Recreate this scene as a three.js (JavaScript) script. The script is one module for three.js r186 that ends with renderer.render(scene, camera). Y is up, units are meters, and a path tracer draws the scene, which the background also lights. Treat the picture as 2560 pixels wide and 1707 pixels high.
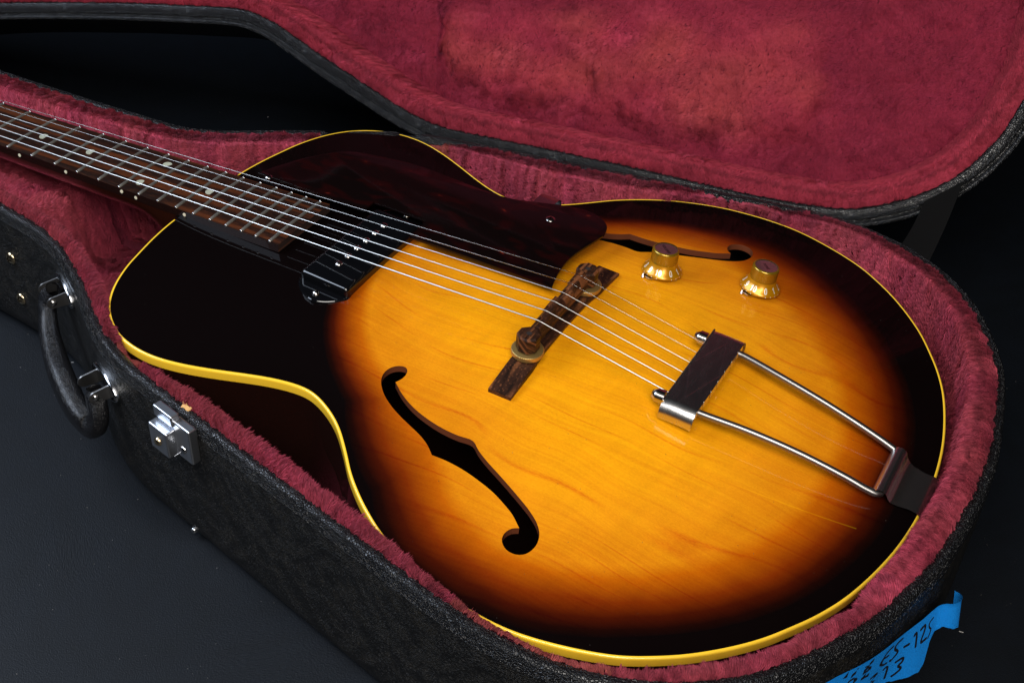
import * as THREE from 'three';
import { mergeGeometries, mergeVertices, toCreasedNormals } from 'three/addons/utils/BufferGeometryUtils.js';
import { RoundedBoxGeometry } from 'three/addons/geometries/RoundedBoxGeometry.js';
import { RectAreaLightUniformsLib } from 'three/addons/lights/RectAreaLightUniformsLib.js';
import { Brush, Evaluator, SUBTRACTION } from 'three-bvh-csg';
import { createNoise2D, createNoise3D } from 'simplex-noise';

// ------------------------------------------------------------------ camera, light, exposure
// Shapes are written in millimetres and scaled by MM; the world is in metres, y up.
const MM = 0.001, V3 = THREE.Vector3, V2 = THREE.Vector2;
const scene = new THREE.Scene();
scene.background = new THREE.Color(0.001, 0.0011, 0.0013);
const camera = new THREE.PerspectiveCamera(29.69, 1024 / 682, 0.02, 20);
{
  const right = new V3(0.86758715, 0.04159169, -0.4955428), up = new V3(-0.34437041, 0.76913919, -0.53836227), fwd = new V3(-0.35874999, -0.63772646, -0.68161822);
  camera.quaternion.setFromRotationMatrix(new THREE.Matrix4().makeBasis(right, up, fwd.negate()));
  camera.position.set(0.26863, 0.51222, 0.56134);
}
const renderer = new THREE.WebGLRenderer({ antialias: true });
renderer.setSize(1024, 682);
renderer.toneMapping = THREE.LinearToneMapping;
renderer.toneMappingExposure = 1.07;
renderer.shadowMap.enabled = true;
RectAreaLightUniformsLib.init();
function softbox(name, color, intensity, w, h, from, to) {          // a studio softbox, outside the frame
  const l = new THREE.RectAreaLight(color, intensity, w, h);
  l.name = name; l.position.set(...from); l.lookAt(new V3(...to)); scene.add(l);
  return l;
}
softbox('overhead_softbox', 0xfffaf4, 9.6, 0.8, 0.55, [0.26, 1.12, 0.74], [0.05, 0, 0]);
softbox('left_softbox', 0xdceaff, 7.5, 0.95, 0.8, [-1.05, 1.0, 0.42], [-0.05, 0, 0]);
softbox('right_softbox', 0xfff8f0, 9, 0.5, 0.5, [0.75, 0.85, 0.9], [0.1, 0, 0]);

// ------------------------------------------------------------------ helpers
function mulberry(seed) { let a = seed | 0; return () => { a = (a + 0x6d2b79f5) | 0; let t = Math.imul(a ^ (a >>> 15), 1 | a); t = (t + Math.imul(t ^ (t >>> 7), 61 | t)) ^ t; return ((t ^ (t >>> 14)) >>> 0) / 4294967296; }; }
const rnd = mulberry(11), n2 = createNoise2D(mulberry(5)), n2b = createNoise2D(mulberry(17)), n3 = createNoise3D(mulberry(29));
const clamp = (x, a = 0, b = 1) => Math.min(b, Math.max(a, x)), lerp = (a, b, t) => a + (b - a) * t, smooth = (a, b, x) => { const t = clamp((x - a) / (b - a)); return t * t * (3 - 2 * t); };
const fbm = (x, y, o = 4) => { let s = 0, a = 0.5; for (let i = 0; i < o; i++) { s += a * n2(x, y); x = x * 2.03 + 7.1; y = y * 2.03 - 3.7; a *= 0.5; } return s; };
const interp = (table, x) => { if (x <= table[0][0]) return table[0][1]; for (let i = 1; i < table.length; i++) if (x <= table[i][0]) return lerp(table[i - 1][1], table[i][1], (x - table[i - 1][0]) / (table[i][0] - table[i - 1][0])); return table[table.length - 1][1]; };
const nameCount = {};
function numbered(n) { const k = (nameCount[n] = (nameCount[n] ?? -1) + 1); return k ? n + '_' + String(k).padStart(3, '0') : n; }
function obj(name, geometry, material, parent, { raw = false, label } = {}) {   // one named mesh made of millimetre geometry
  const g = Array.isArray(geometry) ? mergeGeometries(geometry.map((q) => { const c = q.index ? q.toNonIndexed() : q; for (const k of Object.keys(c.attributes)) if (!['position', 'normal', 'uv'].includes(k)) c.deleteAttribute(k); return c; })) : geometry;
  if (!raw) g.scale(MM, MM, MM);
  const m = new THREE.Mesh(g, material);
  m.name = name; m.castShadow = m.receiveShadow = true;
  if (label) m.userData.label = label;
  parent.add(m);
  return m;
}
function thing(name, label, category) { const o = new THREE.Group(); o.name = name; o.userData = { label, category }; scene.add(o); return o; }
function part(name, parent) { const o = new THREE.Group(); o.name = name; parent.add(o); return o; }
function dataTex(w, h, f, { srgb = false, repeat = true } = {}) {    // f(x, y) -> [r, g, b] in 0..1
  const d = new Uint8Array(w * h * 4);
  for (let y = 0, i = 0; y < h; y++) for (let x = 0; x < w; x++, i += 4) { const c = f(x, y); d[i] = clamp(c[0]) * 255; d[i + 1] = clamp(c[1]) * 255; d[i + 2] = clamp(c[2]) * 255; d[i + 3] = 255; }
  const t = new THREE.DataTexture(d, w, h, THREE.RGBAFormat);
  t.magFilter = t.minFilter = THREE.LinearFilter; t.wrapS = t.wrapT = repeat ? THREE.RepeatWrapping : THREE.ClampToEdgeWrapping;
  if (srgb) t.colorSpace = THREE.SRGBColorSpace;
  t.needsUpdate = true;
  return t;
}
function canvasTex(w, h, draw, srgb = true) {
  const c = document.createElement('canvas'); c.width = w; c.height = h; draw(c.getContext('2d'), w, h);
  const t = new THREE.CanvasTexture(c); if (srgb) t.colorSpace = THREE.SRGBColorSpace; return t;
}
const std = (o) => new THREE.MeshStandardMaterial(o), phys = (o) => new THREE.MeshPhysicalMaterial(o), rgb = (r, g, b) => new THREE.Color().setRGB(r, g, b);
// tileable noise on a torus
function tileNoise(w, h, cx, cy, noise) { return (x, y) => { const a = (x / w) * 2 * Math.PI, b = (y / h) * 2 * Math.PI; return noise(Math.cos(a) * cx + Math.cos(b) * cy * 0.83, Math.sin(a) * cx + Math.cos(b) * cy * 0.31, Math.sin(b) * cy); }; }

// closed or open Catmull-Rom through [x, z] points, resampled evenly
function curve2(pts, n, closed = true, smoothing = 0) {
  const c = new THREE.CatmullRomCurve3(pts.map((p) => new V3(p[0], 0, p[1])), closed, 'centripetal');
  c.arcLengthDivisions = 2000;
  let q = c.getSpacedPoints(n).slice(0, closed ? n : n + 1).map((p) => [p.x, p.z]);
  for (let k = 0; k < smoothing; k++) q = q.map((p, i) => { if (!closed && (i === 0 || i === q.length - 1)) return p; const a = q[(i - 1 + q.length) % q.length], b = q[(i + 1) % q.length]; return [p[0] * 0.5 + (a[0] + b[0]) * 0.25, p[1] * 0.5 + (a[1] + b[1]) * 0.25]; });
  const s = [0]; for (let i = 1; i <= q.length; i++) { const a = q[i - 1], b = q[i % q.length]; s.push(s[i - 1] + Math.hypot(b[0] - a[0], b[1] - a[1])); }
  const nrm = q.map((p, i) => { const a = q[closed ? (i - 1 + q.length) % q.length : Math.max(0, i - 1)], b = q[closed ? (i + 1) % q.length : Math.min(q.length - 1, i + 1)]; const l = Math.hypot(b[0] - a[0], b[1] - a[1]); return [-(b[1] - a[1]) / l, (b[0] - a[0]) / l]; });
  return { p: q, n: nrm, s, closed };
}
// sweeps a profile of [offset outwards, height] along an outline; map turns (x, y, z) into place
function sweep(path, profile, { uv = 100, map, vary, from = 0, to } = {}) {
  const pos = [], uvs = [], idx = [], n = path.p.length, last = to ?? (path.closed ? n : n - 1), pl = [0], m = profile.length;
  for (let j = 1; j < m; j++) pl.push(pl[j - 1] + Math.hypot(profile[j][0] - profile[j - 1][0], profile[j][1] - profile[j - 1][1]));
  for (let i = from; i <= last; i++) {
    const k = i % n, [x, z] = path.p[k], [nx, nz] = path.n[k];
    for (let j = 0; j < m; j++) {
      const [o, y] = vary ? vary(k, j, profile[j]) : profile[j];
      const v = [x + nx * o, y, z + nz * o];
      pos.push(...(map ? map(...v) : v)); uvs.push(path.s[i] / uv, pl[j] / uv);
    }
  }
  for (let i = 0; i < last - from; i++) for (let j = 0; j < m - 1; j++) { const a = i * m + j, b = a + m; idx.push(a, b, a + 1, b, b + 1, a + 1); }
  const g = new THREE.BufferGeometry();
  g.setAttribute('position', new THREE.Float32BufferAttribute(pos, 3)); g.setAttribute('uv', new THREE.Float32BufferAttribute(uvs, 2)); g.setIndex(idx); g.computeVertexNormals();
  return g;
}
function gridGeo(nu, nv, f, fuv) {                                   // f(u, v) -> [x, y, z], u and v in 0..1
  const pos = [], uvs = [], idx = [];
  for (let i = 0; i <= nu; i++) for (let j = 0; j <= nv; j++) { const u = i / nu, v = j / nv; pos.push(...f(u, v)); uvs.push(...(fuv ? fuv(u, v) : [u, v])); }
  for (let i = 0; i < nu; i++) for (let j = 0; j < nv; j++) { const a = i * (nv + 1) + j, b = a + nv + 1; idx.push(a, a + 1, b, b, a + 1, b + 1); }
  const g = new THREE.BufferGeometry();
  g.setAttribute('position', new THREE.Float32BufferAttribute(pos, 3)); g.setAttribute('uv', new THREE.Float32BufferAttribute(uvs, 2)); g.setIndex(idx); g.computeVertexNormals();
  return g;
}
const box = (w, h, d, x, y, z, r = 0, seg = 2) => (r ? new RoundedBoxGeometry(w, h, d, seg, r) : new THREE.BoxGeometry(w, h, d)).translate(x, y, z);
const cyl = (r0, r1, h, seg = 32) => new THREE.CylinderGeometry(r0, r1, h, seg);
const lathe = (pts, seg = 48) => new THREE.LatheGeometry(pts.map((p) => new V2(p[0], p[1])), seg);
function tube(pts, r, seg = 40, rad = 12) { return new THREE.TubeGeometry(new THREE.CatmullRomCurve3(pts.map((p) => new V3(...p))), seg, r, rad, false); }
function extrude(pts, depth, bevel = 0, seg = 2) {                   // polygon of [x, z] standing on y = 0, `depth` high
  const s = new THREE.Shape(pts.map((p) => new V2(p[0], -p[1])));
  const g = new THREE.ExtrudeGeometry(s, { depth: depth - 2 * bevel, bevelEnabled: bevel > 0, bevelThickness: bevel, bevelSize: bevel, bevelOffset: -bevel, bevelSegments: seg, curveSegments: 24 });
  return g.rotateX(-Math.PI / 2).translate(0, bevel, 0);
}
function screwHead(r, h, slot = 'cross') {                           // domed screw with a recess, head up on y = 0
  const d = new Brush(lathe([[0, h], [r * 0.35, h * 0.97], [r * 0.7, h * 0.72], [r * 0.93, h * 0.3], [r, 0], [r, -0.6], [0, -0.6]], 24));
  const bars = slot === 'cross' ? [box(r * 1.15, h, r * 0.26, 0, h * 0.95, 0), box(r * 0.26, h, r * 1.15, 0, h * 0.95, 0)] : [box(r * 2.2, h, r * 0.26, 0, h * 1.0, 0)];
  const e = new Evaluator(); e.attributes = ['position', 'normal', 'uv']; e.useGroups = false;
  let out = d; for (const b of bars) { b.index || b.setIndex([...Array(b.attributes.position.count).keys()]); const q = new Brush(b); q.updateMatrixWorld(); out.updateMatrixWorld(); out = e.evaluate(out, q, SUBTRACTION); }
  return out.geometry;
}

// ------------------------------------------------------------------ textures and materials
const vinylBump = (() => {                                           // pebbled vinyl, 64 mm a tile
  const N = 1024, cells = 88, jit = [], r = mulberry(3);
  for (let i = 0; i < cells * cells; i++) jit.push([r(), r(), r()]);
  const low = tileNoise(N, N, 1.1, 1.1, n3), mid = tileNoise(N, N, 4.5, 4.5, n3);
  return dataTex(N, N, (x, y) => {
    const wx = mid(x, y) * 5, wy = mid(y, x + 300) * 5, gx = ((x + wx) / N) * cells, gy = ((y + wy) / N) * cells, ix = Math.floor(gx), iy = Math.floor(gy);
    let d1 = 9, d2 = 9, hgt = 0;
    for (let a = -1; a <= 1; a++) for (let b = -1; b <= 1; b++) { const q = jit[((iy + b + cells) % cells) * cells + ((ix + a + cells) % cells)], d = Math.hypot(ix + a + q[0] - gx, (iy + b + q[1] - gy) * 1.25); if (d < d1) { d2 = d1; d1 = d; hgt = q[2]; } else if (d < d2) d2 = d; }
    const v = smooth(0.0, 0.42, d2 - d1) * (0.6 + 0.4 * hgt) * (0.72 + 0.28 * low(x, y));
    return [v, v, v];
  });
})();
const vinylColor = (() => {
  const N = 1024, mid = tileNoise(N, N, 5, 5, n3), low = tileNoise(N, N, 1.3, 1.3, n3), r = mulberry(77), h = vinylBump.image.data;
  return dataTex(N, N, (x, y) => { const b = h[(y * N + x) * 4] / 255, dirt = (1 - smooth(0.05, 0.3, b)) * clamp(0.35 + low(x, y) * 0.8 + mid(x, y) * 0.4) * 0.55; return [0.04 + dirt * 0.26, 0.04 + dirt * 0.23, 0.043 + dirt * 0.17]; }, { srgb: true });
})();
const vinylMat = phys({ map: vinylColor, bumpMap: vinylBump, bumpScale: 0.0008, roughness: 0.44, specularIntensity: 0.6 });
const vinylEdgeMat = phys({ color: rgb(0.006, 0.0062, 0.007), bumpMap: vinylBump, bumpScale: 0.001, roughness: 0.26 });
const chrome = phys({ color: rgb(0.62, 0.63, 0.65), metalness: 1, roughness: 0.14 });
const nickel = phys({ color: rgb(0.56, 0.54, 0.52), metalness: 1, roughness: 0.2 });
const steel = phys({ color: rgb(0.3, 0.29, 0.28), metalness: 1, roughness: 0.36 });
const brass = phys({ color: rgb(0.55, 0.38, 0.13), metalness: 0.85, roughness: 0.4 });
const agedBrass = phys({ color: rgb(0.7, 0.56, 0.36), metalness: 1, roughness: 0.22 });
const stringMat = phys({ color: rgb(0.7, 0.69, 0.66), metalness: 1, roughness: 0.3 });
const plainStringMat = phys({ color: rgb(0.42, 0.41, 0.39), metalness: 1, roughness: 0.12 });
const blackPlastic = phys({ color: rgb(0.003, 0.0032, 0.004), roughness: 0.07, clearcoat: 0.4, clearcoatRoughness: 0.03 });
const bindingMat = phys({ color: rgb(0.98, 0.60, 0.035), roughness: 0.25, clearcoat: 0.6, clearcoatRoughness: 0.1 });
const sideMat = phys({ color: rgb(0.01, 0.003, 0.002), roughness: 0.5, specularIntensity: 0.1, clearcoat: 0.8, clearcoatRoughness: 0.04 });
const innerMat = std({ color: rgb(0.012, 0.006, 0.004), roughness: 0.9 });
const fholeMat = phys({ color: rgb(0.15, 0.042, 0.018), roughness: 0.28, clearcoat: 0.8, clearcoatRoughness: 0.1 });
const neckMat = phys({ color: rgb(0.024, 0.006, 0.003), roughness: 0.2, clearcoat: 1, clearcoatRoughness: 0.07 });
const ivory = phys({ color: rgb(0.82, 0.74, 0.55), roughness: 0.35 });
const pearl = phys({ color: rgb(0.42, 0.43, 0.33), roughness: 0.2, clearcoat: 0.4 });

// ------------------------------------------------------------------ floor
{
  const N = 1024, a = tileNoise(N, N, 60, 60, n3), b = tileNoise(N, N, 2, 2, n3), r = mulberry(9);
  const col = dataTex(N, N, (x, y) => { const v = 0.93 + 0.16 * a(x, y) + 0.08 * b(x, y) + (r() - 0.5) * 0.25; return [0.04 * v, 0.058 * v, 0.082 * v]; }, { srgb: true });
  const bump = dataTex(N, N, (x, y) => { const v = 0.5 + 0.3 * a(x, y) + (r() - 0.5) * 0.4; return [v, v, v]; });
  for (const t of [col, bump]) t.repeat.set(20, 20);
  const f = obj('floor', new THREE.BoxGeometry(6000, 40, 6000).translate(0, -123, 0), phys({ map: col, bumpMap: bump, bumpScale: 0.0002, roughness: 0.55, specularIntensity: 0.5 }), scene);
  f.userData = { kind: 'structure', label: 'dark blue-grey paper floor under the open guitar case', category: 'floor' };
  const flake = new THREE.PlaneGeometry(1, 1).rotateX(-Math.PI / 2).scale(MM, MM, MM), pts = [];
  for (let i = 0; i < 900; i++) { const x = lerp(-520, 520, rnd()), z = lerp(-260, 420, rnd()); pts.push([x, z]); }
  const inst = new THREE.InstancedMesh(flake, std({ color: 0xffffff, roughness: 0.9 }), pts.length), m4 = new THREE.Matrix4();
  pts.forEach(([x, z], i) => { const big = rnd() < 0.06, s = (big ? 0.7 : 0.3) * (0.5 + rnd()), l = big ? 1 + rnd() * 2.5 : 1; m4.compose(new V3(x * MM, -0.1024, z * MM), new THREE.Quaternion().setFromEuler(new THREE.Euler((rnd() - 0.5) * 0.5, rnd() * 6.3, 0)), new V3(s * l, 1, s * 0.7)); inst.setMatrixAt(i, m4); const g = 0.1 + rnd() * 0.35; inst.setColorAt(i, rgb(g, g * 0.97, g * 0.93)); });
  inst.name = 'dust'; inst.userData = { kind: 'stuff', label: 'pale dust specks scattered over the dark floor', category: 'dust' };
  scene.add(inst);
  const chip = obj('paint_chip', extrude([[0, 0], [3.4, -1.1], [4.6, 0.4], [3.2, 1.5], [0.8, 1.2]], 0.3), std({ color: rgb(0.6, 0.02, 0.03), roughness: 0.5 }), scene);
  chip.position.set(-0.338, -0.1028, 0.278);
  chip.userData = { label: 'tiny red chip on the dark floor at the far left', category: 'chip' };
}

// ------------------------------------------------------------------ guitar case
// inner edge of the vinyl rim of the bottom half, [x, z], measured on the rim plane y = 7
const RIM = 7, FLOOR = -103;
const caseOutline = curve2([[-870, 12], [-860, 75], [-800, 95], [-700, 84], [-600, 76], [-480, 76], [-387, 81], [-340, 87.5], [-318, 94], [-294, 106], [-271, 119.5], [-249, 134.5], [-225, 149], [-202, 158.5], [-175, 165], [-118, 177], [-57, 190], [-4, 201], [54, 213], [80, 217], [114, 217], [136, 213], [155, 206.5], [173, 197], [190, 185], [206, 169], [219, 151], [231, 130], [240, 113], [249, 88], [257, 58], [261.5, 16], [263, -25], [261, -50], [257, -75], [252, -101], [245, -124], [235, -144], [224, -163], [212, -178.5], [198, -191.5], [182, -202], [162, -211], [138, -217], [121, -219], [101, -218], [63, -211.5], [20, -202], [-34, -189], [-90, -176.5], [-153, -163], [-180, -157], [-200, -150], [-222, -138], [-247, -122], [-280, -101], [-306, -83], [-326, -70], [-348, -61], [-404, -55], [-479, -50], [-600, -47], [-700, -56], [-800, -70], [-858, -52]], 900, true, 4);
const bodyHalf = [[-274, 34], [-271.5, 57], [-268, 75], [-264, 92], [-256, 112], [-246, 127], [-235, 137], [-221, 145], [-209, 148.2], [-198, 149.2], [-187, 148.4], [-170, 144.3], [-150, 137], [-137, 131.6], [-122, 125.9], [-108, 122.2], [-96, 121.4], [-83, 125.6], [-67, 135], [-51, 149.5], [-39, 161.7], [-26, 172.5], [-13, 181.5], [2, 190], [30, 200.8], [52, 205.3], [71, 207], [88, 206.6], [104, 203.8], [127, 197], [143, 190.3], [156, 182.3], [170, 172], [186, 157], [199, 142], [208, 128.7], [217, 114], [226, 95], [233, 73.5], [238.5, 50], [241.3, 30], [242.6, 12]];
const bodyLoop = [...bodyHalf, [243, 0], ...bodyHalf.slice().reverse().map((p) => [p[0], -p[1]])];
const bodyOutline = curve2(bodyLoop, 560, true, 3);
const bodyTable = bodyHalf.concat([[243, 0]]);
const lidYaw = -0.20811, lidTurn = 2.18604;
const lidU = new V3(Math.cos(lidYaw), 0, Math.sin(lidYaw)), lidV0 = new V3(-Math.sin(lidYaw), 0, Math.cos(lidYaw)), Y = new V3(0, 1, 0), lidAt = new V3(0, -1.7, -205.8);
const lidV = lidV0.clone().multiplyScalar(Math.cos(lidTurn)).addScaledVector(Y, Math.sin(lidTurn)), lidN = Y.clone().multiplyScalar(Math.cos(lidTurn)).addScaledVector(lidV0, -Math.sin(lidTurn));
const lidMap = (x, h, z) => {                                        // closed lid, h above its rim -> opened lid
  const s = x * lidU.x + (z - lidAt.z) * lidU.z, d = x * lidV0.x + (z - lidAt.z) * lidV0.z;
  return [lidAt.x + lidU.x * s + lidV.x * d + lidN.x * h, lidAt.y + lidV.y * d + lidN.y * h, lidAt.z + lidU.z * s + lidV.z * d + lidN.z * h];
};
const guitarCase = thing('guitar_case', 'open black vinyl guitar case with plush maroon lining, lid tilted back', 'guitar case');
{
  const rim = [[-2.5, 3], [-0.8, 6.2], [0.6, 7.2], [2.2, 7.5], [4, 7.2], [5.6, 6.2], [6.8, 4.6], [7.5, 2.4], [7.8, -0.5]];
  const bodyGap = caseOutline.p.map(([x, z]) => bodyOutline.p.reduce((m, b) => Math.min(m, Math.hypot(b[0] - x, b[1] - z)), 60));
  obj('rim', sweep(caseOutline, rim, { uv: 110, vary: (k, j, q) => [Math.max(q[0], Math.min(1.2, 2.2 - bodyGap[k])), q[1] - 2.5 * smooth(4, 1, bodyGap[k])] }), vinylEdgeMat, guitarCase);
  const wall = [[7.8, -0.5], [8, -6], [8, -20], [8, -40], [8, -60], [8, -80], [7.6, -88], [6, -95], [2.6, -100.5], [-3, -102.6], [-12, -102.8], [-60, -102.8]];
  obj('bottom_shell', sweep(caseOutline, wall, { uv: 110 }), vinylMat, guitarCase);
  const lid = part('lid', guitarCase), map = (x, y, z) => lidMap(x, y, z);
  obj('rim', sweep(caseOutline, [[-2.5, 3], [-0.8, 1], [0.3, 0.1], [1.5, -0.2], [4, 0], [6.6, 0.3], [7.6, 1.2], [8.2, 2.8]], { uv: 110, map }), vinylEdgeMat, lid);
  obj('valance', sweep(caseOutline, [[8.2, 2.8], [9.4, 3], [9.8, 1.6], [10.4, 0.6], [11.4, 0.2], [12.6, 0.7], [13.2, 2], [13.4, 4], [13.4, 58], [11, 64], [4, 67], [-30, 67.5]], { uv: 110, map }), vinylEdgeMat, lid);
  const cap = new THREE.ShapeGeometry(new THREE.Shape(caseOutline.p.map((p) => new V2(p[0], p[1]))), 1), cp = cap.attributes.position;
  for (let i = 0; i < cp.count; i++) cp.setXYZ(i, ...lidMap(cp.getX(i), 67.2, cp.getY(i)));
  cap.computeVertexNormals();
  obj('lid_shell', cap, vinylMat, lid);
}

// distance field of the case outline on a 2 mm grid, shared by both linings
const GX0 = -880, GZ0 = -226, GS = 2, GNX = 576, GNZ = 226;
const fieldD = new Float32Array(GNX * GNZ), fieldI = new Int32Array(GNX * GNZ);
{
  const P = caseOutline.p, n = P.length;
  for (let i = 0; i < GNX; i++) for (let j = 0; j < GNZ; j++) {
    const x = GX0 + i * GS, z = GZ0 + j * GS; let best = 1e9, bi = 0;
    for (let k = 0; k < n; k++) { const dx = P[k][0] - x, dz = P[k][1] - z, d = dx * dx + dz * dz; if (d < best) { best = d; bi = k; } }
    const p = P[bi], q = caseOutline.n[bi];
    fieldD[i * GNZ + j] = (x - p[0]) * q[0] + (z - p[1]) * q[1] > 0 ? -Math.sqrt(best) : Math.sqrt(best);
    fieldI[i * GNZ + j] = bi;
  }
}
const fieldAt = (x, z) => {                                          // [distance inside the outline, nearest outline index]
  const fx = clamp((x - GX0) / GS, 0, GNX - 1.001), fz = clamp((z - GZ0) / GS, 0, GNZ - 1.001), i = Math.floor(fx), j = Math.floor(fz), a = fx - i, b = fz - j, k = i * GNZ + j;
  return [lerp(lerp(fieldD[k], fieldD[k + 1], b), lerp(fieldD[k + GNZ], fieldD[k + GNZ + 1], b), a), fieldI[Math.round(fx) * GNZ + Math.round(fz)]];
};
const bodyD = new Float32Array(GNX * GNZ).fill(60);
{
  const P = bodyOutline.p, n = P.length;
  for (let i = 0; i < GNX; i++) { const x = GX0 + i * GS; if (x < -290) continue; for (let j = 0; j < GNZ; j++) {
    const z = GZ0 + j * GS; let best = 1e9, bi = 0;
    for (let k = 0; k < n; k += 1) { const dx = P[k][0] - x, dz = P[k][1] - z, d = dx * dx + dz * dz; if (d < best) { best = d; bi = k; } }
    bodyD[i * GNZ + j] = Math.sqrt(best) * Math.sign((x - P[bi][0]) * bodyOutline.n[bi][0] + (z - P[bi][1]) * bodyOutline.n[bi][1] || 1);
  } }
}
const bodyAt = (x, z) => { const fx = clamp((x - GX0) / GS, 0, GNX - 1.001), fz = clamp((z - GZ0) / GS, 0, GNZ - 1.001), i = Math.floor(fx), j = Math.floor(fz), a = fx - i, b = fz - j, k = i * GNZ + j; return lerp(lerp(bodyD[k], bodyD[k + 1], b), lerp(bodyD[k + GNZ], bodyD[k + GNZ + 1], b), a); };
// how far the padding of the bottom half reaches inwards and how high it rises, at each outline point
const padW = [], padH = [];
{
  const B = bodyOutline.p;
  for (let k = 0; k < caseOutline.p.length; k++) {
    const [x, z] = caseOutline.p[k]; let gap = 1e9;
    for (const b of B) gap = Math.min(gap, Math.hypot(b[0] - x, b[1] - z));
    const near = z > 0 && x < 245, tail = smooth(225, 255, x) * smooth(90, 55, z);
    let w = near ? interp([[-340, 7], [-260, 7.5], [-228, 6], [-205, 1.5], [-185, 5], [-150, 7], [-80, 8.5], [-10, 7.5], [60, 4], [130, 3.5], [180, 6], [240, 7]], x) : z < 0 && x < 225 ? interp([[-420, 14], [-270, 11], [-225, 3], [-205, 1.5], [-185, 2.5], [-150, 7], [-100, 12], [-40, 11], [40, 5.5], [130, 6], [225, 12]], x) : 13;
    w = lerp(w, 14, tail);
    padW.push(w); padH.push(lerp((near ? 1 : -1.5) - 3.5 * smooth(7, 1.5, w), 1.4, tail));
  }
  for (let t = 0; t < 14; t++) for (const a of [padW, padH]) { const c = a.slice(); for (let k = 0; k < a.length; k++) a[k] = (c[(k + a.length - 1) % a.length] + c[k] * 2 + c[(k + 1) % a.length]) / 4; }
}
const baseY = (x, z) => {
  const [d, k] = fieldAt(x, z), w = padW[k], e = clamp(d / w), lump = n2(x * 0.03, z * 0.03) * 0.8 + n2(x * 0.13, z * 0.13) * 0.15;
  const roll = RIM - 3.5 + (padH[k] + 3.5) * Math.sin(Math.PI * clamp(0.12 + e * 0.72, 0, 1)) * 1.1 + lump * Math.sin(Math.PI * e) * 0.9;
  const free = smooth(0.2, 2.6, bodyAt(x, z));
  return lerp(-93, lerp(roll, lerp(-93 + fbm(x * 0.02, z * 0.02) * 3, -37 + n2(x * 0.03, z * 0.03) * 2, smooth(-392, -412, x + 5 * n2(z * 0.04, 3))), smooth(w - 1.5, w + 6.5, d) ** 0.8), free);
};
const bulge = (x, z) => {                                            // worn padded hump pressed into the lid lining
  const warp = n2(x * 0.03, z * 0.03) * 4, lo = interp([[-205, -112], [-190, -128], [-165, -143], [-120, -157], [-60, -168], [0, -178], [50, -185], [90, -186]], x) + warp;
  return smooth(-199 + warp, -186 + warp, x) * smooth(108 + warp * 2, 74 + warp * 2, x) * smooth(lo + 6, lo + 36, z) * smooth(-50, -88 - 25 * clamp(x / 100, -0.3, 1), z);
};
const lidH = (x, z) => {
  const [d] = fieldAt(x, z), w = 14, e = clamp(d / w), lump = n2b(x * 0.05, z * 0.05) * 0.9 + n2b(x * 0.15, z * 0.15) * 0.4;
  const roll = 2.4 - 2.6 * Math.sin(Math.PI * clamp(0.1 + e * 0.76)) - 0.7 * lump * Math.sin(Math.PI * e);
  const panel = 40 + fbm(x * 0.012 + 4, z * 0.012) * 4 - 9 * bulge(x, z) + 5 * Math.exp(-(((x + 202) / 6) ** 2)) * smooth(-150, -120, z) * smooth(-40, -70, z) - 3.5 * Math.exp(-(((x + 70) / 4) ** 2) - ((z + 115) / 9) ** 2) + 5 * Math.exp(-(((x + 78) / 4) ** 2) - ((z + 117) / 9) ** 2);
  return lerp(roll, panel, smooth(w - 1, w + 8, d) ** 0.8);
};
const pileTex = (() => { const N = 512, a = tileNoise(N, N, 26, 60, n3), b = tileNoise(N, N, 5, 9, n3); return [dataTex(N, N, (x, y) => { const v = 0.5 + 0.3 * a(x, y) + 0.2 * b(x, y); return [v, v, v]; }), dataTex(N, N, (x, y) => { const v = 0.72 + 0.25 * a(x, y) + 0.15 * b(x, y); return [0.6 * v, 0.2 * v, 0.29 * v]; }, { srgb: true })]; })();
const liningMat = phys({ map: pileTex[1], bumpMap: pileTex[0], bumpScale: 0.002, roughness: 0.95, sheen: 0.5, sheenColor: rgb(0.5, 0.12, 0.18), sheenRoughness: 0.5, specularIntensity: 0.2 });
function liningGeo(hgt, map) {
  const id = new Int32Array(GNX * GNZ).fill(-1), pos = [], uvs = [], idx = [];
  const vert = (i, j) => {
    const k = i * GNZ + j; if (id[k] >= 0) return id[k];
    let x = GX0 + i * GS, z = GZ0 + j * GS; if (fieldD[k] < 0) [x, z] = caseOutline.p[fieldI[k]];
    const h = hgt(x, z), v = map ? map(x, h, z) : [x, h, z];
    pos.push(...v); uvs.push(x / 60, z / 60); return (id[k] = pos.length / 3 - 1);
  };
  for (let i = 0; i < GNX - 1; i++) for (let j = 0; j < GNZ - 1; j++) {
    const k = i * GNZ + j; if (fieldD[k] <= 0 && fieldD[k + 1] <= 0 && fieldD[k + GNZ] <= 0 && fieldD[k + GNZ + 1] <= 0) continue;
    const a = vert(i, j), b = vert(i, j + 1), c = vert(i + 1, j), e = vert(i + 1, j + 1); idx.push(a, b, c, c, b, e);
  }
  const g = new THREE.BufferGeometry();
  g.setAttribute('position', new THREE.Float32BufferAttribute(pos, 3)); g.setAttribute('uv', new THREE.Float32BufferAttribute(uvs, 2)); g.setIndex(idx); g.computeVertexNormals();
  return g;
}
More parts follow.
